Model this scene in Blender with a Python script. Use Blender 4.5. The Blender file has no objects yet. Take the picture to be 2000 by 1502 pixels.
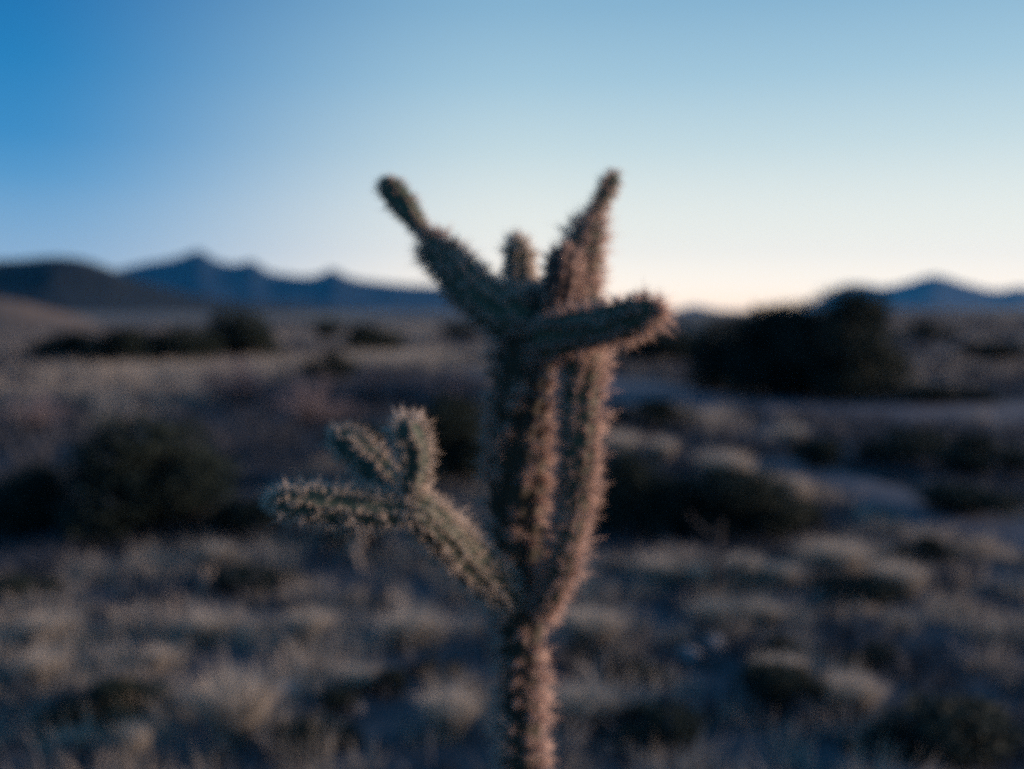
import bpy, math, random
import numpy as np
from mathutils import Vector

rng = np.random.default_rng(11)
random.seed(11)
SC = bpy.context.scene
COL = SC.collection
R = math.radians

# ------------------------------------------------------------------ camera
F = 1944.4                       # focal length in photograph pixels (2000 wide)
CX, CY = 1000.0, 751.0
HZ = 606.0                       # photograph row of the horizon
PITCH = math.atan((CY - HZ) / F)
CAM = np.array([0.0, 0.0, 1.3])
cd = bpy.data.cameras.new('camera')
cam = bpy.data.objects.new('camera', cd)
COL.objects.link(cam)
cam.location = CAM
cam.rotation_euler = (R(90) - PITCH, 0, 0)
cd.sensor_width = 36.0
cd.lens = 35.0
cd.clip_start = 0.02
cd.clip_end = 60000
cd.dof.use_dof = True
cd.dof.focus_distance = 0.69
cd.dof.aperture_fstop = 2.55
SC.camera = cam

# ------------------------------------------------------------------ sky
SUN_AZ = R(80)                   # to the right of the view direction
SUN_EL = R(6.5)
w = bpy.data.worlds.new('World')
SC.world = w
w.use_nodes = True
nt = w.node_tree
nd, lk = nt.nodes, nt.links
bg = nd['Background']
tc = nd.new('ShaderNodeTexCoord')
sep = nd.new('ShaderNodeSeparateXYZ')
lk.new(tc.outputs['Generated'], sep.inputs[0])
flat = nd.new('ShaderNodeVectorMath'); flat.operation = 'MULTIPLY'
flat.inputs[1].default_value = (1, 1, 0)
lk.new(tc.outputs['Generated'], flat.inputs[0])
nrm = nd.new('ShaderNodeVectorMath'); nrm.operation = 'NORMALIZE'
lk.new(flat.outputs[0], nrm.inputs[0])
dt = nd.new('ShaderNodeVectorMath'); dt.operation = 'DOT_PRODUCT'
dt.inputs[1].default_value = (math.sin(R(60)), math.cos(R(60)), 0)
lk.new(nrm.outputs[0], dt.inputs[0])
mr = nd.new('ShaderNodeMapRange'); mr.interpolation_type = 'SMOOTHSTEP'
mr.inputs['From Min'].default_value = 0.05
mr.inputs['From Max'].default_value = 0.53
lk.new(dt.outputs['Value'], mr.inputs['Value'])
zz = nd.new('ShaderNodeMapRange')
zz.inputs['From Min'].default_value = -0.1
zz.inputs['From Max'].default_value = 1.0
lk.new(sep.outputs['Z'], zz.inputs['Value'])


def ramp(stops):
    r = nd.new('ShaderNodeValToRGB')
    r.color_ramp.interpolation = 'LINEAR'
    el = r.color_ramp.elements
    while len(el) > 1:
        el.remove(el[-1])
    for i, (z, c) in enumerate(stops):
        p = (z + 0.1) / 1.1
        e = el[0] if i == 0 else el.new(p)
        e.position = p
        e.color = (*c, 1)
    lk.new(zz.outputs[0], r.inputs[0])
    return r


west = ramp([(-0.06, (.07, .07, .075)), (-0.005, (1.20, .86, .60)), (.008, (1.22, .95, .70)), (.022, (1.14, .99, .79)), (.04, (1.06, .955, .79)),
             (.075, (.85, .835, .735)), (.156, (.515, .635, .655)), (.22, (.325, .50, .605)), (.284, (.21, .39, .54)),
             (.45, (.11, .29, .47)), (.7, (.06, .20, .38)), (1, (.04, .16, .33))])
east = ramp([(-0.06, (.05, .06, .075)), (-0.005, (.38, .47, .57)), (.035, (.32, .45, .58)), (.075, (.19, .36, .55)),
             (.12, (.075, .27, .51)), (.156, (.028, .215, .47)), (.22, (.004, .17, .42)), (.284, (0, .13, .36)), (.45, (0, .11, .32)),
             (.7, (.02, .14, .32)), (1, (.04, .16, .33))])
mx = nd.new('ShaderNodeMix'); mx.data_type = 'RGBA'
lk.new(mr.outputs[0], mx.inputs['Factor'])
lk.new(east.outputs[0], mx.inputs['A'])
lk.new(west.outputs[0], mx.inputs['B'])
sky = nd.new('ShaderNodeTexSky')
sky.sky_type = 'NISHITA'
sky.sun_disc = False
sky.sun_elevation = SUN_EL
sky.sun_rotation = SUN_AZ
sc_ = nd.new('ShaderNodeVectorMath'); sc_.operation = 'SCALE'
lk.new(sky.outputs[0], sc_.inputs[0])
sc_.inputs['Scale'].default_value = 0.010
add = nd.new('ShaderNodeVectorMath'); add.operation = 'ADD'
lk.new(mx.outputs['Result'], add.inputs[0])
lk.new(sc_.outputs[0], add.inputs[1])
lk.new(add.outputs[0], bg.inputs['Color'])
bg.inputs['Strength'].default_value = 0.675

# ------------------------------------------------------------------ low sun
ld = bpy.data.lights.new('sun', 'SUN')
ld.energy = 5.0
ld.angle = R(12)
ld.color = (1.0, 0.69, 0.56)
lo = bpy.data.objects.new('sun', ld)
COL.objects.link(lo)
tosun = Vector((math.sin(SUN_AZ) * math.cos(SUN_EL), math.cos(SUN_AZ) * math.cos(SUN_EL), math.sin(SUN_EL)))
lo.rotation_euler = (-tosun).to_track_quat('-Z', 'Y').to_euler()
lo.location = (8, 8, 6)

SC.view_settings.view_transform = 'Standard'
SC.view_settings.look = 'None'
SC.view_settings.exposure = 0.75
SC.view_settings.gamma = 1
SC.cycles.use_denoising = False
SC.cycles.filter_width = 3.0
SC.cycles.max_bounces = 6
SC.cycles.volume_bounces = 1


# ------------------------------------------------------------------ helpers
def ray(px, py):
    x, z = (px - CX) / F, (CY - py) / F
    c, s = math.cos(PITCH), math.sin(PITCH)
    return np.array([x, c + z * s, -s + z * c])


def pix(px, py, depth):
    """The point seen at a photograph pixel whose world Y is depth."""
    d = ray(px, py)
    return CAM + d * (depth / d[1])


def vnoise(x, y, seed=0):
    """smooth value noise in -1..1, vectorised"""
    xi, yi = np.floor(x).astype(np.int64), np.floor(y).astype(np.int64)
    xf, yf = x - xi, y - yi
    u, v = xf * xf * (3 - 2 * xf), yf * yf * (3 - 2 * yf)

    def h(a, b):
        n = (a * 374761393 + b * 668265263 + seed * 1274126177) & 0xffffffff
        n = ((n ^ (n >> 13)) * 1274126177) & 0xffffffff
        return ((n ^ (n >> 16)) & 0xffff) / 32767.5 - 1
    a, b, c, d = h(xi, yi), h(xi + 1, yi), h(xi, yi + 1), h(xi + 1, yi + 1)
    return (a * (1 - u) + b * u) * (1 - v) + (c * (1 - u) + d * u) * v


def fbm(x, y, n=4, seed=0):
    t, a = 0, 1.0
    for i in range(n):
        t = t + a * vnoise(x, y, seed + i)
        x, y, a = x * 2.03 + 11.3, y * 2.03 + 7.7, a * .5
    return t / 1.9


def sstep(a, b, x):
    t = np.clip((x - a) / (b - a), 0, 1)
    return t * t * (3 - 2 * t)


def gz(x, y):
    """ground height"""
    x, y = np.asarray(x, float), np.asarray(y, float)
    r = np.hypot(x, y)
    z = .035 * fbm(x * .55, y * .55, 3, 3) * sstep(.3, 3, r)
    z = z + .22 * fbm(x * .07, y * .07, 2, 8) * sstep(6, 40, r)
    z = z + 1.0 * fbm(x * .012, y * .012, 2, 21) * sstep(60, 260, r)
    az = np.arctan2(x, y)
    z = z + 1.6 * sstep(60, 300, r) * sstep(R(12), R(22), az) * (1 - sstep(600, 2500, r))   # the plain lifts a little on the right
    z = z - .9 * sstep(20, 70, r) * (1 - sstep(100, 300, r)) * sstep(R(5), R(-8), az)  # and dips on the left
    return z


def at(px, py):
    """ground point seen at a photograph pixel"""
    d = ray(px, py)
    t = 1.3 / max(-d[2], 1e-3)
    lo_, hi = .2, 600.0
    ts = np.geomspace(1.2, 900, 1500)
    p = CAM[None] + d[None] * ts[:, None]
    below = p[:, 2] < gz(p[:, 0], p[:, 1])
    i = int(np.argmax(below)) if below.any() else len(ts) - 1
    q = p[i]
    return float(q[0]), float(q[1]), float(gz(q[0], q[1]))


def mesh(name, V, polys, smooth=False, mats=()):
    """polys: an (n,3) or (n,4) int array, or a list of such arrays"""
    if isinstance(polys, np.ndarray):
        polys = [polys]
    polys = [p for p in polys if len(p)]
    me = bpy.data.meshes.new(name)
    V = np.asarray(V, np.float32)
    me.vertices.add(len(V))
    me.vertices.foreach_set('co', V.ravel())
    loops = np.concatenate([p.ravel() for p in polys]).astype(np.int32)
    sizes = np.concatenate([np.full(len(p), p.shape[1]) for p in polys])
    starts = np.concatenate([[0], np.cumsum(sizes)[:-1]]).astype(np.int32)
    me.loops.add(len(loops))
    me.loops.foreach_set('vertex_index', loops)
    me.polygons.add(len(starts))
    me.polygons.foreach_set('loop_start', starts)
    me.update(calc_edges=True)
    me.validate()
    if smooth:
        me.polygons.foreach_set('use_smooth', np.ones(len(me.polygons), bool))
    for m in mats:
        me.materials.append(m)
    return me


def obj(name, me, parent=None, **props):
    o = bpy.data.objects.new(name, me)
    COL.objects.link(o)
    if parent is not None:
        o.parent = parent
    for k, v in props.items():
        o[k] = v
    return o


def empty(name, loc, label, cat, group=None, rz=0):
    o = bpy.data.objects.new(name, None)
    COL.objects.link(o)
    o.location = loc
    o.rotation_euler = (0, 0, rz)
    o.empty_display_size = .1
    o['label'] = label
    o['category'] = cat
    if group:
        o['group'] = group
    return o


def grid_faces(nr, nc, wrap=False):
    i = np.arange(nr - 1)[:, None]
    j = np.arange(nc if wrap else nc - 1)[None]
    a = i * nc + j
    b = i * nc + (j + 1) % nc
    return np.stack([a, b, b + nc, a + nc], -1).reshape(-1, 4)


# ------------------------------------------------------------------ materials
def material(name, rough=.9, spec=.2):
    m = bpy.data.materials.new(name)
    m.use_nodes = True
    b = m.node_tree.nodes['Principled BSDF']
    b.inputs['Roughness'].default_value = rough
    b.inputs['Specular IOR Level'].default_value = spec
    return m, m.node_tree, b


def noise_col(t, scale, stops, coord='Object', detail=4, stretch=None, rough=.6):
    n, l = t.nodes, t.links
    c = n.new('ShaderNodeTexCoord')
    src = c.outputs[coord]
    if coord == 'World':
        pass
    if stretch:
        mp = n.new('ShaderNodeMapping')
        mp.inputs['Scale'].default_value = stretch
        l.new(src, mp.inputs[0])
        src = mp.outputs[0]
    no = n.new('ShaderNodeTexNoise')
    no.inputs['Scale'].default_value = scale
    no.inputs['Detail'].default_value = detail
    no.inputs['Roughness'].default_value = rough
    l.new(src, no.inputs['Vector'])
    r = n.new('ShaderNodeValToRGB')
    el = r.color_ramp.elements
    el[0].position, el[0].color = stops[0][0], (*stops[0][1], 1)
    el[1].position, el[1].color = stops[-1][0], (*stops[-1][1], 1)
    for p, cc in stops[1:-1]:
        e = el.new(p)
        e.color = (*cc, 1)
    l.new(no.outputs['Fac'], r.inputs[0])
    return r.outputs[0], no.outputs['Fac']


def leafy(name, stops, scale, transl=.25, coord='Object'):
    """leaf or straw: diffuse with some light coming through"""
    m, t, b = material(name, .85, .15)
    n, l = t.nodes, t.links
    c, _ = noise_col(t, scale, stops, coord)
    l.new(c, b.inputs['Base Color'])
    tr = n.new('ShaderNodeBsdfTranslucent')
    l.new(c, tr.inputs['Color'])
    ms = n.new('ShaderNodeMixShader')
    ms.inputs[0].default_value = transl
    l.new(b.outputs[0], ms.inputs[1])
    l.new(tr.outputs[0], ms.inputs[2])
    l.new(ms.outputs[0], n['Material Output'].inputs['Surface'])
    return m


def plain(name, stops, scale, rough=.95, bump=0, coord='Object', stretch=None):
    m, t, b = material(name, rough, .15)
    c, f = noise_col(t, scale, stops, coord, 6, stretch)
    t.links.new(c, b.inputs['Base Color'])
    if bump:
        bn = t.nodes.new('ShaderNodeBump')
        bn.inputs['Strength'].default_value = .6
        bn.inputs['Distance'].default_value = bump
        t.links.new(f, bn.inputs['Height'])
        t.links.new(bn.outputs[0], b.inputs['Normal'])
    return m


M = {}
M['straw'] = leafy('dry_straw', [(.3, (.24, .22, .18)), (.5, (.345, .318, .268)), (.72, (.43, .40, .34))], 1.7, .3)
M['clump'] = leafy('pale_straw', [(.3, (.32, .30, .25)), (.55, (.43, .40, .34)), (.75, (.53, .49, .42))], 5, .3)
M['brush'] = leafy('grey_brush', [(.3, (.042, .050, .058)), (.55, (.07, .078, .09)), (.75, (.10, .105, .118))], 1.3, .15)
M['dark'] = leafy('evergreen_leaf', [(.3, (.016, .026, .021)), (.6, (.025, .038, .030)), (.8, (.038, .053, .040))], 4, .12)
M['sage'] = leafy('sage_leaf', [(.3, (.14, .17, .17)), (.7, (.24, .28, .29))], 6, .2)
M['twig'] = leafy('bare_twig', [(.3, (.12, .11, .125)), (.7, (.22, .20, .225))], 8, .1)
M['wood'] = plain('shrub_wood', [(.3, (.05, .04, .032)), (.7, (.11, .085, .07))], 30)
M['rock'] = plain('pale_rock', [(.3, (.20, .20, .21)), (.7, (.38, .37, .37))], 9, bump=.02)
M['skin'] = plain('cactus_skin', [(.3, (.045, .064, .042)), (.55, (.068, .094, .060)), (.75, (.09, .115, .076))], 28, .75, .002)
M['bark'] = plain('cactus_bark', [(.3, (.030, .030, .022)), (.55, (.045, .048, .033)), (.75, (.065, .058, .042))], 28, .85, .003)
M['bud'] = plain('cactus_bud', [(.3, (.06, .043, .036)), (.7, (.095, .066, .053))], 30, .75, .002)
M['spine'] = leafy('spine_sheath', [(.3, (.46, .335, .27)), (.55, (.63, .475, .39)), (.75, (.77, .63, .53))], 22, .3)
M['pale_spine'] = leafy('pale_spine_sheath', [(.3, (.54, .47, .38)), (.55, (.68, .60, .50)), (.75, (.78, .72, .63))], 22, .35)
M['joint'] = plain('young_cactus_skin', [(.3, (.034, .056, .040)), (.55, (.052, .08, .058)), (.75, (.07, .10, .072))], 28, .7, .002)
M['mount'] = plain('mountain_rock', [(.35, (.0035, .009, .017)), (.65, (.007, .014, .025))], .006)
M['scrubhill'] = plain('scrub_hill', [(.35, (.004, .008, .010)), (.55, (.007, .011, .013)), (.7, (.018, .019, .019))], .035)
M['grasshill'] = plain('grass_hill', [(.3, (.09, .07, .055)), (.7, (.15, .12, .095))], .12)
M['track'] = plain('pale_dirt', [(.3, (.062, .078, .10)), (.7, (.10, .115, .14))], 1.2, bump=.01)


def ground_mat():
    m, t, b = material('desert_soil', .95, .1)
    n, l = t.nodes, t.links
    soil, f = noise_col(t, 6, [(.3, (.05, .06, .074)), (.6, (.078, .09, .105)), (.8, (.115, .122, .132))], detail=8)
    grass, _ = noise_col(t, .9, [(.3, (.21, .175, .125)), (.7, (.33, .275, .20))], detail=6)
    # far ground carries the colour of its dry grass in patches
    far, ff = noise_col(t, .045, [(.46, (0, 0, 0)), (.60, (1, 1, 1))], detail=5, stretch=(.7, 1.2, 1))
    geo = n.new('ShaderNodeNewGeometry')
    ln = n.new('ShaderNodeVectorMath'); ln.operation = 'LENGTH'
    l.new(geo.outputs['Position'], ln.inputs[0])
    mr_ = n.new('ShaderNodeMapRange')
    mr_.inputs['From Min'].default_value = 14
    mr_.inputs['From Max'].default_value = 60
    l.new(ln.outputs['Value'], mr_.inputs['Value'])
    mu = n.new('ShaderNodeMath'); mu.operation = 'MULTIPLY'
    l.new(far, mu.inputs[0]); l.new(mr_.outputs[0], mu.inputs[1])
    mi = n.new('ShaderNodeMix'); mi.data_type = 'RGBA'
    l.new(mu.outputs[0], mi.inputs['Factor'])
    l.new(soil, mi.inputs['A']); l.new(grass, mi.inputs['B'])
    l.new(mi.outputs['Result'], b.inputs['Base Color'])
    bn = n.new('ShaderNodeBump')
    bn.inputs['Strength'].default_value = .7
    bn.inputs['Distance'].default_value = .02
    l.new(f, bn.inputs['Height'])
    l.new(bn.outputs[0], b.inputs['Normal'])
    return m


M['ground'] = ground_mat()

# ------------------------------------------------------------------ ground
NA, NR = 420, 210
rr = np.geomspace(.25, 6900, NR)
aa = np.linspace(0, 2 * np.pi, NA, endpoint=False)
gx, gy = rr[:, None] * np.sin(aa)[None], rr[:, None] * np.cos(aa)[None]
gV = np.stack([gx, gy, gz(gx, gy)], -1).reshape(-1, 3)
gV = np.vstack([gV, [[0, 0, float(gz(0, 0))]]])
cap = np.stack([np.full(NA, len(gV) - 1), (np.arange(NA) + 1) % NA, np.arange(NA)], -1)
obj('ground', mesh('ground', gV, [grid_faces(NR, NA, True)[:, ::-1], cap[:, ::-1]], True, [M['ground']]), kind='structure')


def strip(name, pts, mat):
    """a worn strip of bare ground: pts are (x, y, half width), laid a few mm above the ground"""
    P = np.array(pts)
    s = np.linspace(0, len(P) - 1, 140)
    k = np.arange(len(P))
    X, Y, W = (np.interp(s, k, P[:, i]) for i in range(3))
    for _ in range(12):
        X[1:-1] = (X[:-2] + X[1:-1] * 2 + X[2:]) / 4
        Y[1:-1] = (Y[:-2] + Y[1:-1] * 2 + Y[2:]) / 4
    tx, ty = np.gradient(X), np.gradient(Y)
    L = np.hypot(tx, ty)
    nx, ny = -ty / L, tx / L
    W = W * (1 + .18 * vnoise(s * 3.1, s * 0, 5))
    u = np.linspace(-1, 1, 15)
    px_ = X[:, None] + nx[:, None] * W[:, None] * u
    py_ = Y[:, None] + ny[:, None] * W[:, None] * u
    z = gz(px_, py_) + .03 - .05 * np.abs(u)[None] ** 4
    V = np.stack([px_, py_, z], -1).reshape(-1, 3)
    return obj(name, mesh(name, V, grid_faces(140, 15), True, [mat]), kind='structure')


track = [(at(x, y)[0], at(x, y)[1], hw) for x, y, hw in
         [(2500, 822, 2.1), (2200, 815, 2.1), (2000, 806, 2.1), (1800, 800, 2.0), (1600, 792, 2.0), (1400, 780, 1.9), (1250, 762, 1.7), (1080, 742, 1.2), (900, 730, 1.2)]]
strip('dirt_track', track, M['track'])
foot = [(at(x, y)[0], at(x, y)[1], hw) for x, y, hw in
        [(2350, 1130, .5), (2000, 1048, .45), (1850, 1010, .42), (1720, 968, .40), (1600, 930, .38), (1500, 905, .3)]]
strip('footpath', foot, M['track'])


# ------------------------------------------------------------------ hills and mountains
def ridge(name, prof, D, front, back, mat, rough, seed, cell):
    """a range of hills whose crest follows prof (photograph column, row) at distance D"""
    P = np.array(prof, float)
    px_ = np.linspace(P[0, 0], P[-1, 0], 420)
    az = np.arctan((px_ - CX) / F)
    crest = np.interp(px_, P[:, 0], P[:, 1])
    for _ in range(2):
        crest[1:-1] = (crest[:-2] + 2 * crest[1:-1] + crest[2:]) / 4
    Hh = 1.3 + D * (HZ - crest) / F
    tt = np.concatenate([np.linspace(-1, 0, 40), np.linspace(0, 1, 16)[1:]])
    rad = np.where(tt < 0, D + tt * front, D + tt * back)
    X = rad[:, None] * np.tan(az)[None]
    Y = np.broadcast_to(rad[:, None], X.shape)
    a = np.abs(tt)[:, None]
    shape = (1 - a) ** 1.25
    n1 = fbm(X / cell, Y / cell * .6, 4, seed)
    z = Hh[None] * shape * (1 - .45 * np.clip(a * 3, 0, 1) * (1 - np.abs(n1)) * sstep(0, .25, a)) + rough * n1 * sstep(.0, .3, a) * shape
    z = z - 6 * sstep(.9, 1, a) - 2 * a
    V = np.stack([X, Y, z], -1).reshape(-1, 3)
    return obj(name, mesh(name, V, grid_faces(len(tt), 420), True, [mat]), kind='structure')


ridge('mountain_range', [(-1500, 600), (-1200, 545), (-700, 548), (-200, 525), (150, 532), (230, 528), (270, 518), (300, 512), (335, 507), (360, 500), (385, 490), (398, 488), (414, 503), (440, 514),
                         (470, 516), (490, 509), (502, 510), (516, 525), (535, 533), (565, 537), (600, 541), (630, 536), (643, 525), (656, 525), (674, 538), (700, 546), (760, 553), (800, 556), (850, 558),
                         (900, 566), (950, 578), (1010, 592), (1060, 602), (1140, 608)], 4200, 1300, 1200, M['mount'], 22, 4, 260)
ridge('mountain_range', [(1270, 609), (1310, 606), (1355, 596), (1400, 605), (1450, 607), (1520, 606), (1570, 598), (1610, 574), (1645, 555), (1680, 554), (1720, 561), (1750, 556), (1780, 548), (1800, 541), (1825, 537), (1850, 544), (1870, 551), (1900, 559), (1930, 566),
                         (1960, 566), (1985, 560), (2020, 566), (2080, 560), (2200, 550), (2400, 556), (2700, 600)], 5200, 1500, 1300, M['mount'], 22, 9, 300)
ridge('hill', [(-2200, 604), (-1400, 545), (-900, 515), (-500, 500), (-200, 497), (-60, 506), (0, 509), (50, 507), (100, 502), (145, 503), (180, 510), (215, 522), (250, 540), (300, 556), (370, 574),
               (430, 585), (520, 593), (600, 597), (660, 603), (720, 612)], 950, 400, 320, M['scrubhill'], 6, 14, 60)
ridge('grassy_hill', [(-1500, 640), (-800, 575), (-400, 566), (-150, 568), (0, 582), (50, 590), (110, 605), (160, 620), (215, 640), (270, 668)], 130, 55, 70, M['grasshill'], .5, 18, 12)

# ------------------------------------------------------------------ grass and low brush (stuff)
def in_view_points(n, r0, r1, half=R(36)):
    r = np.sqrt(rng.uniform(r0 * r0, r1 * r1, n))
    a = rng.uniform(-half, half, n)
    return r * np.sin(a), r * np.cos(a)


def proj(x, y, z):
    c, s = math.cos(PITCH), math.sin(PITCH)
    dz = z - 1.3
    dep = y * c - dz * s
    up = y * s + dz * c
    return CX + F * x / dep, CY - F * up / dep


# where the pale grass stands thick and where it is missing: (centre, half size) in metres, from what the photograph shows
def patch(px, py, wpx, hpx, k):
    x0, y0, _ = at(px, py)
    x1 = abs(at(px + wpx / 2, py)[0] - x0)
    ya = at(px, py - hpx / 2)[1]
    yb = at(px, py + hpx / 2)[1]
    return (x0, (ya + yb) / 2, x1, abs(ya - yb) / 2, k)


PATCH = [patch(*p) for p in [
    (90, 1250, 260, 70, 1), (90, 1320, 240, 70, 1), (400, 1240, 150, 60, .9), (610, 1245, 180, 90, 1), (830, 1240, 200, 60, 1), (450, 1400, 200, 130, 1),
    (620, 1340, 240, 50, .8), (880, 1430, 180, 110, .9), (300, 1310, 120, 60, .6), (160, 1460, 200, 50, .7), (530, 1480, 200, 40, .5), (1140, 1240, 200, 80, 1), (1290, 1130, 160, 70, 1),
    (1480, 1140, 180, 60, 1), (1640, 1105, 170, 70, .9), (1440, 1205, 260, 50, 1), (1790, 1200, 200, 80, .8), (1540, 1330, 140, 50, .8), (1680, 1380, 150, 70, .8),
    (1160, 1390, 200, 70, .9), (1250, 1480, 150, 40, .5), (1480, 1240, 160, 40, .7), (1350, 830, 160, 30, 1), (1490, 850, 150, 30, .8), (1430, 930, 110, 80, 1), (1560, 965, 110, 50, .9), (780, 708, 260, 36, 1),
    (300, 735, 340, 36, 1), (560, 660, 90, 40, 1), (820, 648, 140, 24, 1), (440, 1095, 110, 40, .8), (680, 900, 80, 60, .4), (1720, 760, 160, 40, .6), (130, 770, 160, 50, .5), (1800, 612, 500, 16, 1),
    (860, 980, 100, 60, .4), (1960, 1230, 160, 90, .5), (1030, 1150, 300, 60, .4),
    (270, 960, 400, 200, -1), (880, 850, 180, 160, -1), (1400, 1010, 420, 130, -1), (500, 1040, 200, 60, -1), (470, 1150, 180, 40, -.8), (1900, 1420, 330, 180, -1), (180, 1405, 220, 60, -.9), (760, 1370, 170, 80, -.7),
    (1520, 1390, 160, 80, -.9), (1290, 1440, 220, 60, -.8), (1150, 1320, 240, 50, -.7), (1400, 1290, 220, 60, -.6), (1860, 930, 400, 120, -.9), (1680, 1180, 160, 40, -.8), (1250, 1185, 300, 26, -.7), (620, 1410, 120, 120, -.5),
    (1280, 940, 220, 120, -.8), (680, 800, 500, 120, -.8), (60, 1100, 200, 80, -.6), (1750, 1290, 160, 90, -.6), (950, 1330, 90, 80, -.6), (1080, 1450, 80, 60, -.2), (310, 1180, 240, 60, -.5)]]
STRIPS = [np.array(track), np.array(foot)]


def density(x, y):
    d = .16 + .42 * fbm(x * .42, y * .34, 4, 31)
    r = np.hypot(x, y)
    d = d + .15 * sstep(20, 60, r)
    for cx, cy, ax, ay, k in PATCH:
        e = ((x - cx) / (ax + 1e-3)) ** 2 + ((y - cy) / (ay + 1e-3)) ** 2
        d = d + .85 * k * np.exp(-e * 1.1)
    return d * (1 - on_strip(x, y))


def on_strip(x, y):
    out = np.zeros_like(x)
    for P in STRIPS:
        for a, b in zip(P[:-1], P[1:]):
            ab = b[:2] - a[:2]
            t = np.clip(((x - a[0]) * ab[0] + (y - a[1]) * ab[1]) / (ab @ ab), 0, 1)
            dd = np.hypot(x - a[0] - ab[0] * t, y - a[1] - ab[1] * t)
            out = np.maximum(out, (dd < a[2] * .8).astype(float))
    return out


def blades(bx, by, bz, L, W, lean, ang):
    """5-vertex bent ribbons"""
    n = len(bx)
    dx, dy = np.cos(ang), np.sin(ang)
    face = ang + np.pi / 2 + rng.uniform(-.9, .9, n)
    sx, sy = np.cos(face) * W / 2, np.sin(face) * W / 2
    out1, out2 = lean * L * .35, lean * L * 1.0
    h1, h2 = L * .55 * np.cos(lean * .6), L * np.clip(np.cos(lean), .15, 1)
    V = np.empty((n, 5, 3))
    V[:, 0] = np.stack([bx - sx, by - sy, bz], -1)
    V[:, 1] = np.stack([bx + sx, by + sy, bz], -1)
    V[:, 2] = np.stack([bx + dx * out1 + sx * .8, by + dy * out1 + sy * .8, bz + h1], -1)
    V[:, 3] = np.stack([bx + dx * out1 - sx * .8, by + dy * out1 - sy * .8, bz + h1], -1)
    V[:, 4] = np.stack([bx + dx * out2, by + dy * out2, bz + h2], -1)
    b = np.arange(n)[:, None] * 5
    return V.reshape(-1, 3), b + np.array([[0, 1, 2, 3]]), b + np.array([[3, 2, 4]])


def grass_layer(name, n, r0, r1, nb, Lr, W, rad, mat, label, cat, inv=False, lean=(.1, .9)):
    x, y = in_view_points(n, r0, r1)
    d = density(x, y)
    if inv:
        d = (.75 - d) * (1 - on_strip(x, y))
    keep = (rng.uniform(0, 1, n) < np.clip(d, 0, 1)) & (np.hypot(x, y - 1.25) > .12)
    x, y = x[keep], y[keep]
    m = len(x)
    size = rng.uniform(.55, 1.25, m)
    k = np.repeat(np.arange(m), nb)
    a = rng.uniform(0, 2 * np.pi, len(k))
    q = np.sqrt(rng.uniform(0, 1, len(k))) * rad * size[k]
    bx, by = x[k] + q * np.cos(a), y[k] + q * np.sin(a)
    L = rng.uniform(*Lr, len(k)) * size[k]
    V, f4, f3 = blades(bx, by, gz(bx, by) - .01, L, W * rng.uniform(.6, 1.3, len(k)), rng.uniform(*lean, len(k)) , a + rng.uniform(-.6, .6, len(k)))
    o = obj(name, mesh(name, V, [f4, f3], False, [mat]), kind='stuff')
    o['label'] = label
    o['category'] = cat
    return o


grass_layer('dry_grass', 6200, 2.2, 9, 42, (.05, .15), .005, .08, M['straw'], 'dry straw coloured grass covering the near ground around the cactus', 'grass')
grass_layer('dry_grass', 9000, 9, 30, 22, (.12, .32), .014, .13, M['straw'], 'dry pale grass patches across the middle ground on both sides of the track', 'grass')
grass_layer('dry_grass', 12000, 30, 140, 10, (.18, .42), .05, .35, M['straw'], 'far pale grass bands on the plain below the mountains', 'grass')
grass_layer('low_brush', 2500, 2.2, 9, 34, (.05, .16), .008, .10, M['brush'], 'dark low dead brush between the near grass patches', 'brush', True, (.2, 1.3))
grass_layer('low_brush', 7000, 9, 34, 18, (.10, .30), .026, .2, M['brush'], 'dark low brush spread over the middle ground', 'brush', True, (.2, 1.3))
grass_layer('low_brush', 9000, 34, 160, 10, (.3, .7), .10, .6, M['brush'], 'dark far brush dotted over the plain', 'brush', True, (.2, 1.3))


# ------------------------------------------------------------------ tubes, shrubs, clumps, rocks
def tube(pts, rad, k=6):
    P, rad = np.asarray(pts, float), np.asarray(rad, float)
    T = np.gradient(P, axis=0)
    T /= np.linalg.norm(T, axis=1)[:, None] + 1e-9
    N = np.cross(T, [0.31, .87, .11])
    N /= np.linalg.norm(N, axis=1)[:, None] + 1e-9
    B = np.cross(T, N)
    th = np.linspace(0, 2 * np.pi, k, endpoint=False)
    V = P[:, None] + rad[:, None, None] * (N[:, None] * np.cos(th)[None, :, None] + B[:, None] * np.sin(th)[None, :, None])
    return V.reshape(-1, 3), grid_faces(len(P), k, True)


def merge(parts):
    Vs, fs, o = [], [], 0
    for V, f in parts:
        Vs.append(V)
        fs.append(f + o)
        o += len(V)
    return np.vstack(Vs), np.vstack(fs)


def quads(c, n, u, s, asp=.55):
    """leaf quads at c with long axis u"""
    v = np.cross(n, u)
    v /= np.linalg.norm(v, axis=1)[:, None] + 1e-9
    s = s[:, None]
    V = np.stack([c - u * s, c + v * s * asp, c + u * s, c - v * s * asp], 1).reshape(-1, 3)
    return V, np.arange(len(c) * 4).reshape(-1, 4)


def unit(n):
    v = rng.normal(size=(n, 3))
    return v / np.linalg.norm(v, axis=1)[:, None]


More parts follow.
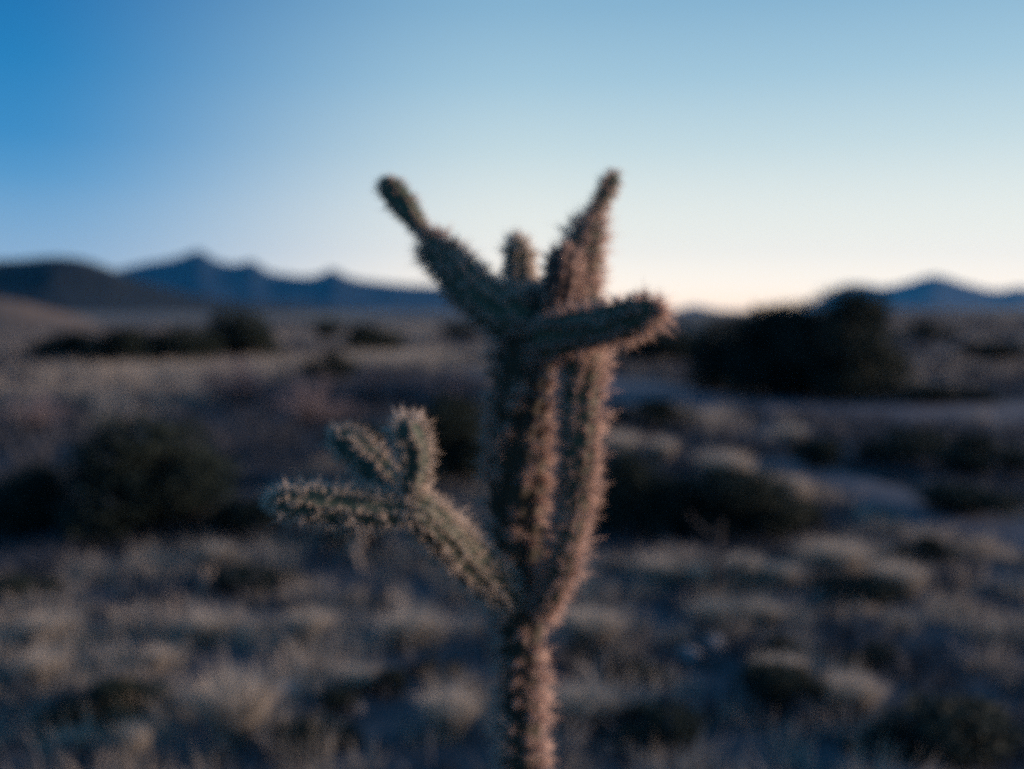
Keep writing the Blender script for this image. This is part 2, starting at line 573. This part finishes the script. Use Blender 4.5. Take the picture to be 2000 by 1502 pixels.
def shrub_meshes(kind, leaf_mat, nleaf, leaf, nblob, lean=0.0):
    """a crown within a unit box (width 1, height 1) on several stems"""
    blobs = []
    for i in range(nblob):
        a, q = rng.uniform(0, 2 * np.pi), math.sqrt((i + .5) / nblob) * .31
        zc = rng.uniform(.2, .74) * (1 - .45 * (q / .31) ** 2)
        blobs.append((np.array([q * math.cos(a) + lean * (zc - .4), q * math.sin(a), zc]), rng.uniform(.13, .23)))
    stems = []
    for c, rb in blobs:
        base = np.array([rng.uniform(-.03, .03), rng.uniform(-.03, .03), -.03])
        mid = base * .5 + c * .5 + np.array([*rng.uniform(-.05, .05, 2), .03])
        t = np.linspace(0, 1, 7)[:, None]
        pts = (1 - t) ** 2 * base + 2 * t * (1 - t) * mid + t * t * c
        stems.append(tube(pts, np.linspace(.018, .005, 7), 5))
        for j in range(5):
            d = unit(1)[0]
            d[2] = abs(d[2]) * .7
            stems.append(tube(np.array([c * .75 + base * .25, c * .9 + d * rb * .5, c + d * rb * 1.05]), [.007, .005, .002], 4))
    V, f = merge(stems)
    sm = mesh(kind + '_stems', V, f, True, [M['wood']])
    per = nleaf // nblob
    C = []
    for c, rb in blobs:
        d = unit(per)
        q = rb * rng.uniform(.35, 1.12, per) ** .7
        C.append(c + d * q[:, None] * np.array([1, 1, .9]))
    C = np.vstack(C)
    hole = fbm(C[:, 0] * 9 + C[:, 1] * 4, C[:, 2] * 9 + C[:, 1] * 3, 2, 77) > -.42
    C = C[hole & (C[:, 2] > .03)]
    u, n = unit(len(C)), unit(len(C))
    V, f = quads(C, n, u, leaf * rng.uniform(.6, 1.3, len(C)))
    # bring the whole crown into the unit box
    lo_, hi_ = np.percentile(V, .3, axis=0), np.percentile(V, 99.7, axis=0)
    V[:, 2] *= 1 / hi_[2]
    V[:, 0] = (V[:, 0] - (lo_[0] + hi_[0]) / 2) / (hi_[0] - lo_[0])
    V[:, 1] = (V[:, 1] - (lo_[1] + hi_[1]) / 2) / (hi_[1] - lo_[1])
    return sm, mesh(kind + '_foliage', V, f, False, [leaf_mat])


def twig_meshes():
    """a bare bush: many thin branching twigs in a unit box"""
    st, tw = [], []
    for i in range(26):
        a = rng.uniform(0, 2 * np.pi)
        e = rng.uniform(.35, 1.35)
        L = rng.uniform(.6, 1.0)
        d = np.array([math.cos(a) * math.cos(e), math.sin(a) * math.cos(e), math.sin(e)])
        t = np.linspace(0, 1, 6)[:, None]
        pts = d * t * L * np.array([.62, .62, 1]) + np.array([0, 0, -.02]) + t * t * np.array([0, 0, .06])
        st.append(tube(pts, np.linspace(.012, .004, 6), 4))
        for j in range(22):
            p = pts[rng.integers(2, 6)] + rng.normal(size=3) * .012
            d2 = d + rng.normal(size=3) * .65
            d2 /= np.linalg.norm(d2)
            l2 = rng.uniform(.10, .24)
            bend = rng.normal(size=3) * .02
            tw.append(tube(np.array([p, p + d2 * l2 * .5 + bend, p + d2 * l2]), [.0055, .004, .0015], 3))
    V, f = merge(st)
    V2, f2 = merge(tw)
    return mesh('twig_bush_stems', V, f, True, [M['wood']]), mesh('twig_bush_twigs', V2, f2, False, [M['twig']])


SH = {'evergreen': [shrub_meshes('evergreen', M['dark'], 11000, .021, n_) for n_ in (24, 21, 26)],
      'low': [shrub_meshes('low_shrub', M['dark'], 2400, .032, n_) for n_ in (8, 10, 7)],
      'sage': [shrub_meshes('sage', M['sage'], 2400, .028, n_) for n_ in (9,)],
      'twig': [twig_meshes() for _ in range(2)]}
count = {}


def shrub(px, py, wpx, hpx, kind, label, group=None, depth=None):
    x, y, z = at(px, py)
    d = math.hypot(x, y)
    sc = y / math.cos(math.atan2(abs(x), y)) ** 0 / F
    W, H = wpx * y / F, hpx * y / F
    i = count[kind] = count.get(kind, -1) + 1
    sm, fm = SH[kind][i % len(SH[kind])]
    name = {'evergreen': 'evergreen_bush', 'low': 'dark_shrub', 'sage': 'sage_bush', 'twig': 'bare_bush'}[kind]
    e = empty(name, (x, y + W * .15, float(gz(x, y + W * .15)) - .01), label, 'bush' if kind != 'low' else 'shrub', group, rng.uniform(-.6, .6) + (i % 2) * math.pi)
    dp = depth if depth else .85
    for nm, me in (('stems', sm), ('twigs' if kind == 'twig' else 'foliage', fm)):
        o = obj(nm, me, e)
        o.scale = (W, W * dp, H)
        if nm != 'stems':
            o['kind'] = 'stuff'
    return e


# right of the cactus, far to near
shrub(1440, 768, 180, 146, 'evergreen', 'lowest dark bush at the left end of the bush group behind the track')
shrub(1648, 786, 290, 218, 'evergreen', 'biggest dark rounded evergreen bush standing behind the dirt track on the right')
shrub(1535, 780, 240, 186, 'evergreen', 'dark bush leaning against the left flank of the biggest bush')
shrub(1295, 712, 190, 66, 'evergreen', 'dark bush showing just below the tip of the cactus front arm')
shrub(1368, 690, 120, 72, 'sage', 'pale blue grey sage bush behind the dark bushes beside the cactus arm tip')
shrub(1822, 672, 120, 44, 'low', 'small dark shrub on the pale plain under the right mountain peak')
shrub(1965, 712, 170, 44, 'low', 'dark bush on the right edge above the dirt track')
shrub(1860, 792, 210, 42, 'low', 'long low dark shrub on the far edge of the dirt track')
shrub(1270, 842, 180, 62, 'low', 'dark shrub on the near side of the track beside the cactus stem')
shrub(1600, 925, 110, 70, 'low', 'small round dark shrub just above the footpath')
shrub(1770, 912, 200, 72, 'low', 'dark flat shrub between the dirt track and the footpath')
shrub(1930, 935, 200, 84, 'low', 'dark shrub right of the flat shrub between track and footpath')
shrub(1900, 1018, 210, 66, 'low', 'dark shrub along the far side of the footpath at the right edge')
shrub(1250, 1050, 200, 160, 'evergreen', 'dark bush right behind the cactus stem at its right side')
shrub(1440, 1056, 300, 136, 'evergreen', 'wide dark bush in the middle of the right half below the footpath end')
shrub(1570, 1040, 140, 70, 'low', 'dark shrub joined to the right end of the wide dark bush')
shrub(1810, 1112, 130, 66, 'low', 'dark brown shrub on the near side of the footpath')
shrub(1690, 1186, 180, 56, 'low', 'low dark shrub among the pale grass right of the dead stalk')
shrub(1700, 1312, 110, 56, 'low', 'small dark shrub in the grass above the dark corner brush')
shrub(1530, 1296, 110, 56, 'low', 'small dark shrub behind the tan grass mound')
shrub(1525, 1402, 170, 104, 'low', 'dark round shrub in front of the tan grass mound')
shrub(1905, 1490, 330, 120, 'low', 'dark bush filling the bottom right corner')
shrub(1740, 1478, 180, 60, 'low', 'dark shrub left of the bush in the bottom right corner')
shrub(1300, 1462, 190, 74, 'low', 'dark low shrub near the bottom edge right of the stem')
shrub(1125, 1298, 90, 46, 'low', 'tiny dark shrub close to the right side of the lower stem')
shrub(1250, 1335, 150, 40, 'low', 'flat dark shrub below the pale rocks')
# left of the cactus, far to near
shrub(466, 704, 156, 98, 'evergreen', 'dark rounded evergreen standing highest on the left plain')
shrub(120, 706, 150, 58, 'evergreen', 'leftmost dark bush in the row below the tan hill')
shrub(240, 714, 170, 70, 'evergreen', 'middle dark bush in the row below the tan hill')
shrub(350, 712, 150, 72, 'evergreen', 'right dark bush in the row beside the tallest left evergreen')
shrub(722, 690, 130, 56, 'evergreen', 'dark bush on the plain below the mountain ridge left of the cactus')
shrub(640, 668, 70, 44, 'low', 'small dark shrub just left of the bush under the ridge')
shrub(905, 668, 80, 40, 'low', 'small dark shrub at the end of the plain beside the left cactus arm')
shrub(640, 748, 120, 62, 'low', 'grey dark shrub alone on the pale middle ground')
shrub(470, 800, 230, 100, 'twig', 'bare purplish bush behind the big dark bush on the left')
shrub(600, 838, 220, 90, 'twig', 'bare purplish bush above the lower left cactus arm')
shrub(750, 800, 220, 86, 'twig', 'bare purplish bush between lower arm and stem')
shrub(880, 800, 150, 80, 'twig', 'bare purplish bush nearest the stem')
shrub(60, 850, 200, 80, 'twig', 'bare bush at the left edge above the dark bushes')
shrub(880, 950, 230, 175, 'evergreen', 'dark bush directly left of the stem above the lower arm')
shrub(700, 900, 130, 70, 'low', 'dark shrub behind the two upright joints of the lower arm')
shrub(285, 1060, 330, 245, 'evergreen', 'big dark bush left of the lower cactus arm')
shrub(40, 1050, 200, 140, 'evergreen', 'dark bush at the left edge beside the big dark bush')
shrub(500, 1050, 190, 96, 'low', 'dark shrub under the tip of the horizontal cactus joint')
shrub(690, 1075, 120, 60, 'low', 'dark shrub in the shade below the lower arm fork')
shrub(480, 1160, 180, 46, 'low', 'flat dark shrub left of the pale forked stalks')
shrub(40, 1180, 150, 60, 'low', 'dark shrub at the left edge above the pale grass')
shrub(190, 1428, 240, 92, 'low', 'dark shrub in the bottom left grass')
shrub(765, 1362, 70, 58, 'low', 'small black shrub left of the lower stem')
shrub(830, 1322, 50, 40, 'low', 'tiny dark shrub, left one of the pair near the stem')
shrub(888, 1325, 46, 40, 'low', 'tiny dark shrub, right one of the pair near the stem')
shrub(660, 1398, 90, 54, 'low', 'small dark shrub on the bare blue grey soil')
shrub(620, 1470, 160, 70, 'low', 'dark shrub at the bottom edge below the bare soil')


def clump_mesh():
    n = 800
    a = rng.uniform(0, 2 * np.pi, n)
    q = np.sqrt(rng.uniform(0, 1, n)) * .16
    V, f4, f3 = blades(q * np.cos(a), q * np.sin(a), np.full(n, -.02), rng.uniform(.55, 1.05, n), .022 * rng.uniform(.6, 1.3, n), rng.uniform(.02, .55, n), a + rng.uniform(-.5, .5, n))
    return mesh('bunchgrass', V, [f4, f3], False, [M['clump']])


CL = [clump_mesh() for _ in range(4)]
nclump = 0


def clump(px, py, wpx, hpx, label):
    global nclump
    x, y, z = at(px, py)
    W, H = wpx * y / F, hpx * y / F
    o = obj('bunchgrass', CL[nclump % 4], None, label=label, category='grass clump', group='pale bunchgrass clumps')
    nclump += 1
    o.location = (x, y, z)
    o.scale = (W, W, H)
    o.rotation_euler = (0, 0, rng.uniform(0, 6.3))


clump(1212, 905, 110, 70, 'pale rounded grass clump touching the right side of the stem')
clump(1292, 905, 80, 56, 'pale grass clump second from the stem on the right')
clump(1428, 960, 100, 90, 'pale grass clump above the wide dark bush')
clump(1545, 985, 90, 60, 'tan grass clump beside the start of the footpath')
clump(1355, 838, 130, 40, 'pale grass clump beside the near edge of the dirt track')
clump(1545, 868, 80, 40, 'small pale grass clump below the track and above the footpath')
clump(1290, 1150, 80, 66, 'pale grass clump left of the dead stalk')
clump(1372, 1152, 80, 60, 'pale grass clump at the foot of the dead stalk')
clump(1455, 1146, 90, 74, 'pinkish pale grass clump right of the dead stalk')
clump(1530, 1150, 80, 56, 'brightest grass clump in the row right of the dead stalk')
clump(1640, 1128, 140, 80, 'broad tan grass clump at the right end of the row')
clump(1760, 1170, 130, 80, 'grey green grass clump beside the brown shrub')
clump(1400, 1222, 130, 50, 'pale grass clump behind the pale rocks')
clump(1490, 1222, 110, 50, 'pale grass clump right of the pale rocks')
clump(1160, 1262, 160, 80, 'wide grey grass clump right of the lower stem')
clump(1530, 1342, 130, 66, 'tan grass mound above the round dark shrub')
clump(1665, 1392, 150, 80, 'grey green grass clump right of the round dark shrub')
clump(1150, 1420, 170, 80, 'pale grass clump low beside the stem at the right')
clump(100, 1262, 130, 70, 'pale grass clump at the left edge, the upper one')
clump(80, 1345, 120, 80, 'tan grass clump at the left edge, the lower one')
clump(400, 1262, 110, 70, 'round pale grass clump below the forked dry stalk on the left')
clump(605, 1262, 120, 80, 'pale grass clump in the middle of the left foreground')
clump(310, 1318, 80, 60, 'reddish tan grass clump between the left grass patches')
clump(800, 1260, 150, 66, 'pale grass clump under the lower cactus arm')
clump(460, 1450, 210, 150, 'biggest yellowish grass clump in the left foreground')
clump(700, 1350, 130, 50, 'pale grass clump beside the small black shrub')
clump(880, 1440, 150, 100, 'pale grass clump left of the stem at the bottom')
clump(150, 1478, 90, 60, 'dim grass clump in the bottom left corner')
clump(265, 1490, 90, 90, 'thin grass clump near the bottom left edge')
clump(425, 1108, 90, 52, 'pinkish grass clump below the big dark bush')


def rock(px, py, wpx, hpx, label):
    import bmesh
    bm = bmesh.new()
    bmesh.ops.create_icosphere(bm, subdivisions=3, radius=1)
    s = rng.integers(1000)
    for v in bm.verts:
        c = v.co.copy()
        k = 1 + .28 * float(fbm(np.array(c.x * 1.3 + s), np.array(c.y * 1.3 + c.z * 1.7), 3, 5))
        v.co = Vector((round(c.x * k * 5) / 5 * .4 + c.x * k * .6, c.y * k, c.z * k))
    me = bpy.data.meshes.new('rock')
    bm.to_mesh(me)
    bm.free()
    me.materials.append(M['rock'])
    x, y, z = at(px, py)
    o = obj('rock', me, None, label=label, category='rock', group='pale rocks in the grass')
    W, H = wpx * y / F / 2, hpx * y / F / 2
    o.scale = (W, W * .8, H * 1.2)
    o.location = (x, y, z + H * .5)
    o.rotation_euler = (0, 0, rng.uniform(0, 6))


rock(1345, 1288, 56, 28, 'pale rock, lower left one of the two right of the stem')
rock(1392, 1264, 60, 28, 'pale bluish rock, upper right one of the two right of the stem')
rock(1345, 962, 40, 18, 'small pale rock between the dark bushes right of the stem')
rock(560, 1352, 70, 22, 'flat bluish rock in the left foreground soil')
rock(690, 1392, 44, 22, 'small bluish rock beside the dark shrub on bare soil')


def stalk(px, py, hpx, lean, label, mat, forks=2, r=.012):
    x, y, z = at(px, py)
    H = hpx * y / F
    e = empty('dry_stalk', (x, y, z), label, 'dry plant')
    t = np.linspace(0, 1, 9)[:, None]
    ps = [tube(np.hstack([lean * H * t ** 1.3, 0 * t, H * t - .03]), np.linspace(r, r * .5, 9), 6)]
    V, f = merge(ps)
    obj('stem', mesh('stalk_stem', V, f, True, [mat]), e)
    for i in range(forks):
        h0 = rng.uniform(.2, .75)
        s = -1 if i % 2 else 1
        p0 = np.array([lean * H * h0 ** 1.3, 0, H * h0])
        p1 = p0 + np.array([s * H * rng.uniform(.2, .4), H * rng.uniform(-.15, .15), H * rng.uniform(.25, .45)])
        V, f = tube(np.array([p0, p0 * .5 + p1 * .5 + [s * .01, 0, -.01], p1]), [r * .6, r * .5, r * .25], 5)
        obj('twig', mesh('stalk_twig', V, f, True, [mat]), e)


M['deadwood'] = plain('dead_stalk', [(.3, (.05, .045, .042)), (.7, (.09, .08, .075))], 20)
M['palestalk'] = plain('pale_stalk', [(.3, (.30, .25, .20)), (.7, (.42, .36, .29))], 20)
stalk(1398, 1188, 190, .04, 'dark dead stalk standing upright in the pale grass row', M['deadwood'], 4, .016)
stalk(705, 1118, 80, -.25, 'pale dry stalk below the fork of the lower arm', M['palestalk'], 1, .02)
stalk(800, 1228, 70, -.3, 'pale forked dry stalk under the lower arm near the stem', M['palestalk'], 2, .016)
stalk(395, 1165, 70, .05, 'thin pale dry stalk below the pinkish grass clump', M['palestalk'], 1, .012)


# ------------------------------------------------------------------ the cactus
def catmull(P, step=.004):
    P = np.asarray(P, float)
    A = np.vstack([2 * P[0] - P[1], P, 2 * P[-1] - P[-2]])
    out = []
    for i in range(1, len(A) - 2):
        n = max(2, int(np.linalg.norm(A[i + 1, :3] - A[i, :3]) / step))
        t = np.linspace(0, 1, n, endpoint=False)[:, None]
        p0, p1, p2, p3 = A[i - 1], A[i], A[i + 1], A[i + 2]
        out.append(.5 * (2 * p1 + (p2 - p0) * t + (2 * p0 - 5 * p1 + 4 * p2 - p3) * t ** 2 + (3 * p1 - p0 - 3 * p2 + p3) * t ** 3))
    return np.vstack(out + [P[-1:]])


def stem_part(name, pts, mat, root, round_start=False, spine_len=(.010, .024), nsp=24, pitch=.011, along=.55, dens=1.0, label=None, smat='spine', rib=.0135):
    Q = np.array([[*(p[0] if len(p) == 2 else pix(p[0], p[1], p[2])), (p[1] if len(p) == 2 else p[3] * p[2] / F)] for p in pts])
    C = catmull(Q)
    P, rad = C[:, :3], C[:, 3].copy()
    S = np.concatenate([[0], np.cumsum(np.linalg.norm(np.diff(P, axis=0), axis=1))])
    Lt = S[-1]
    # rounded tip
    re = rad[-1]
    k = np.clip((Lt - S) / (re * 1.3), 0, 1)
    rad = rad * np.sqrt(np.clip(1 - (1 - k) ** 2, 0.0004, 1))
    if round_start:
        k = np.clip(S / (rad[3] * 1.1 + .004), 0, 1)
        rad = rad * np.sqrt(np.clip(1 - (1 - k) ** 2, .02, 1))
    T = np.gradient(P, axis=0)
    T /= np.linalg.norm(T, axis=1)[:, None]
    N = np.zeros_like(T)
    n0 = np.cross(T[0], [0.2, 1, .1])
    N[0] = n0 / np.linalg.norm(n0)
    for i in range(1, len(P)):
        v = N[i - 1] - T[i] * (N[i - 1] @ T[i])
        N[i] = v / np.linalg.norm(v)
    B = np.cross(T, N)
    rm = np.median(rad)
    ribs = max(6, int(round(2 * np.pi * rm / rib / 2)) * 2)
    m = ribs * (5 if rib < .016 else 7)
    th = np.linspace(0, 2 * np.pi, m, endpoint=False)
    tw = 4.5 if rib > .016 else 2.5                      # the rows of tubercles wind slowly round the stem
    kk = ((th[None] - tw * S[:, None]) % (2 * np.pi)) / (2 * np.pi) * ribs
    ki = np.round(kk)
    vv = S[:, None] / pitch + .5 * (ki % 2) + .13 * (ki % ribs) / ribs
    fr = vv - np.floor(vv)
    prof = np.clip(np.where(fr < .62, fr / .62, (1 - fr) / .38), 0, 1) ** .8
    bump = np.exp(-((kk - ki) / .34) ** 2) * (.5 + .5 * prof)
    hgt = np.minimum(.0062 if rib < .016 else .0085, rad * .28)[:, None]
    rr_ = rad[:, None] + hgt * (bump - .35)
    D = N[:, None] * np.cos(th)[None, :, None] + B[:, None] * np.sin(th)[None, :, None]
    V = P[:, None] + rr_[:, :, None] * D
    nr = len(P)
    tip = P[-1] + T[-1] * .001
    Vv = np.vstack([V.reshape(-1, 3), tip[None]])
    last = (nr - 1) * m + np.arange(m)
    capf = np.stack([last, (nr - 1) * m + (np.arange(m) + 1) % m, np.full(m, len(Vv) - 1)], -1)
    body = obj(name, mesh(name, Vv, [grid_faces(nr, m, True), capf], True, [mat]), root)
    if label:
        body['label'] = label
    # areoles with their spines
    pos, nor, tan = [], [], []
    for r_ in range(ribs):
        off = .5 * (r_ % 2) + .13 * r_ / ribs
        v0 = np.arange(0, int(Lt / pitch) + 2) + .62 - off
        s = v0 * pitch
        s = s[(s > .004) & (s < Lt - .0005)]
        for q in s:
            if rng.uniform() > dens + .35 * float(vnoise(np.array(q * 24.), np.array(r_ * .7), 41)) * (dens < 1):
                continue
            q = q + rng.normal() * pitch * .12
            i = max(0, min(nr - 1, int(np.searchsorted(S, q))))
            a = 2 * np.pi * (r_ + rng.normal() * .14) / ribs + tw * q
            d = N[i] * math.cos(a) + B[i] * math.sin(a)
            pos.append(P[i] + d * (rad[i] + .0035))
            nd_ = d + T[i] * (along + .25 * rng.normal() + 1.2 * max(0, 1 - (Lt - S[i]) / (re * 1.4)))
            nor.append(nd_ / np.linalg.norm(nd_))
            tan.append(T[i])
    # a tuft on the very tip
    for q in range(6):
        pos.append(tip - T[-1] * .004 + rng.normal(size=3) * .003)
        nor.append(T[-1]); tan.append(T[-1])
    pos, nor, tan = map(np.array, (pos, nor, tan))
    k = np.repeat(np.arange(len(pos)), nsp)
    lum = rng.uniform(.6, 1.3, len(pos))
    spread = np.where(rng.uniform(size=len(k)) < .25, .35, .95)
    d = nor[k] + spread[:, None] * unit(len(k))
    flip = np.sum(d * nor[k], 1) < .12
    d[flip] += nor[k][flip] * .6
    d /= np.linalg.norm(d, axis=1)[:, None]
    L = rng.uniform(*spine_len, len(k)) * lum[k] * np.where(rng.uniform(size=len(k)) < .12, 1.5, 1.0)
    base = pos[k] + rng.normal(size=(len(k), 3)) * .0011 - nor[k] * .002
    u = np.cross(d, unit(len(k)))
    u /= np.linalg.norm(u, axis=1)[:, None]
    v = np.cross(d, u)
    wd = .00042
    midp = base + d * (L * .45)[:, None]
    V3 = np.stack([base + u * wd * .7, base - u * wd * .35 + v * wd * .6, base - u * wd * .35 - v * wd * .6,
                   midp + u * wd, midp - u * wd * .5 + v * wd * .87, midp - u * wd * .5 - v * wd * .87,
                   base + d * L[:, None]], 1).reshape(-1, 3)
    b = np.arange(len(k))[:, None, None] * 7
    f4 = (b + np.array([[[0, 1, 4, 3], [1, 2, 5, 4], [2, 0, 3, 5]]])).reshape(-1, 4)
    f3 = (b + np.array([[[3, 4, 6], [4, 5, 6], [5, 3, 6]]])).reshape(-1, 3)
    sp = obj('spines', mesh('spines', V3, [f4, f3], False, [M[smat]]), body)
    sp['kind'] = 'stuff'
    return body


b0 = pix(1027, 1500, 1.25)
gzb = float(gz(b0[0], 1.25))
root = empty('cholla_cactus', (0, 0, 0), 'tall spiny cholla cactus with raised arms standing alone in front', 'cactus')
stem_part('trunk', [(np.array([b0[0] + .012, 1.26, gzb - .04]), .032), (np.array([b0[0] + .008, 1.255, gzb + .2]), .028), (np.array([b0[0] + .002, 1.25, gzb + .45]), .024),
                    (1022, 1500, 1.25, 34), (1018, 1350, 1.25, 33), (1018, 1230, 1.25, 37), (1014, 1100, 1.25, 44), (1011, 960, 1.25, 49), (1013, 820, 1.25, 50), (1024, 700, 1.25, 49), (1042, 620, 1.25, 46), (1050, 575, 1.255, 36)],
          M['bark'], root, False, (.014, .031), 70, .029, -.15, .96, rib=.019)
# the side stem that climbs beside the trunk, then the right hand arm
stem_part('branch', [(1052, 1200, 1.24, 16), (1084, 1140, 1.21, 20), (1106, 1060, 1.19, 22), (1122, 980, 1.185, 25), (1129, 880, 1.187, 29), (1134, 780, 1.195, 31), (1138, 690, 1.215, 33), (1138, 620, 1.245, 36), (1126, 560, 1.28, 33), (1122, 530, 1.285, 28)],
          M['skin'], root)
stem_part('stem_joint', [(1122, 600, 1.275, 28), (1133, 530, 1.29, 31), (1145, 470, 1.305, 28), (1157, 425, 1.315, 18)], M['skin'], root, True)
stem_part('stem_joint', [(1154, 432, 1.31, 10), (1168, 405, 1.32, 13), (1186, 370, 1.33, 15), (1203, 340, 1.34, 11)], M['skin'], root, True, (.006, .012), 14, .010)
# left raised arm
stem_part('branch', [(1052, 655, 1.245, 44), (1000, 622, 1.245, 45), (945, 585, 1.26, 40), (905, 545, 1.285, 35), (865, 500, 1.31, 29), (832, 462, 1.33, 15)], M['skin'], root, True, (.009, .020))
stem_part('stem_joint', [(833, 463, 1.33, 9), (812, 433, 1.34, 17), (782, 393, 1.355, 23), (748, 350, 1.37, 19)], M['skin'], root, True, (.004, .009), 14, .010)
# short joint at the back
stem_part('stem_joint', [(1035, 620, 1.31, 26), (1018, 560, 1.345, 25), (1012, 508, 1.36, 22), (1011, 466, 1.365, 16)], M['skin'], root, True, (.007, .016), 30, smat='pale_spine')
# reddish bud in front of the right arm
stem_part('bud', [(1092, 625, 1.235, 26), (1094, 560, 1.225, 29), (1098, 515, 1.225, 28), (1104, 482, 1.23, 19)], M['bud'], root, True, (.006, .014), 18, label='reddish brown bud in front of the right arm')
# arm that points right and towards the viewer
stem_part('branch', [(1050, 668, 1.235, 36), (1100, 655, 1.19, 36), (1165, 640, 1.14, 33), (1230, 622, 1.10, 31), (1286, 606, 1.07, 22)], M['skin'], root, True, (.008, .020))
# lower left arm with its three end joints
stem_part('branch', [(1002, 1168, 1.24, 32), (958, 1132, 1.195, 36), (905, 1085, 1.145, 36), (855, 1035, 1.10, 35), (815, 998, 1.07, 33), (788, 978, 1.055, 24)], M['joint'], root, True, (.007, .018), 11, .0075, smat='pale_spine')
stem_part('stem_joint', [(815, 998, 1.065, 20), (755, 996, 1.055, 30), (680, 992, 1.04, 31), (600, 984, 1.025, 30), (528, 978, 1.015, 21)], M['joint'], root, True, (.007, .018), 11, .0075, smat='pale_spine')
stem_part('stem_joint', [(795, 975, 1.075, 13), (760, 940, 1.095, 24), (715, 898, 1.11, 28), (675, 864, 1.12, 25), (652, 847, 1.125, 17)], M['joint'], root, True, (.007, .018), 13, .0075, smat='pale_spine')
stem_part('stem_joint', [(798, 972, 1.06, 12), (808, 925, 1.06, 22), (806, 880, 1.06, 27), (794, 840, 1.06, 25), (784, 818, 1.06, 17)], M['joint'], root, True, (.007, .018), 13, .0075, smat='pale_spine')

# ------------------------------------------------------------------ air
HAZE = True
if HAZE:
    S_ = 7000
    x0, x1, y0, y1, z0, z1 = -S_, S_, -S_, S_, -40, 420
    hv = np.array([(x, y, z) for z in (z0, z1) for y in (y0, y1) for x in (x0, x1)], float)
    hf = np.array([(0, 2, 3, 1), (4, 5, 7, 6), (0, 1, 5, 4), (2, 6, 7, 3), (0, 4, 6, 2), (1, 3, 7, 5)])
    hm = bpy.data.materials.new('haze')
    hm.use_nodes = True
    t = hm.node_tree
    for n in list(t.nodes):
        if n.type != 'OUTPUT_MATERIAL':
            t.nodes.remove(n)
    pv = t.nodes.new('ShaderNodeVolumePrincipled')
    pv.inputs['Color'].default_value = (.04, .42, 1, 1)
    pv.inputs['Density'].default_value = 4e-5
    pv.inputs['Anisotropy'].default_value = .1
    t.links.new(pv.outputs[0], t.nodes['Material Output'].inputs['Volume'])
    obj('haze', mesh('haze', hv, hf, False, [hm]), kind='stuff')
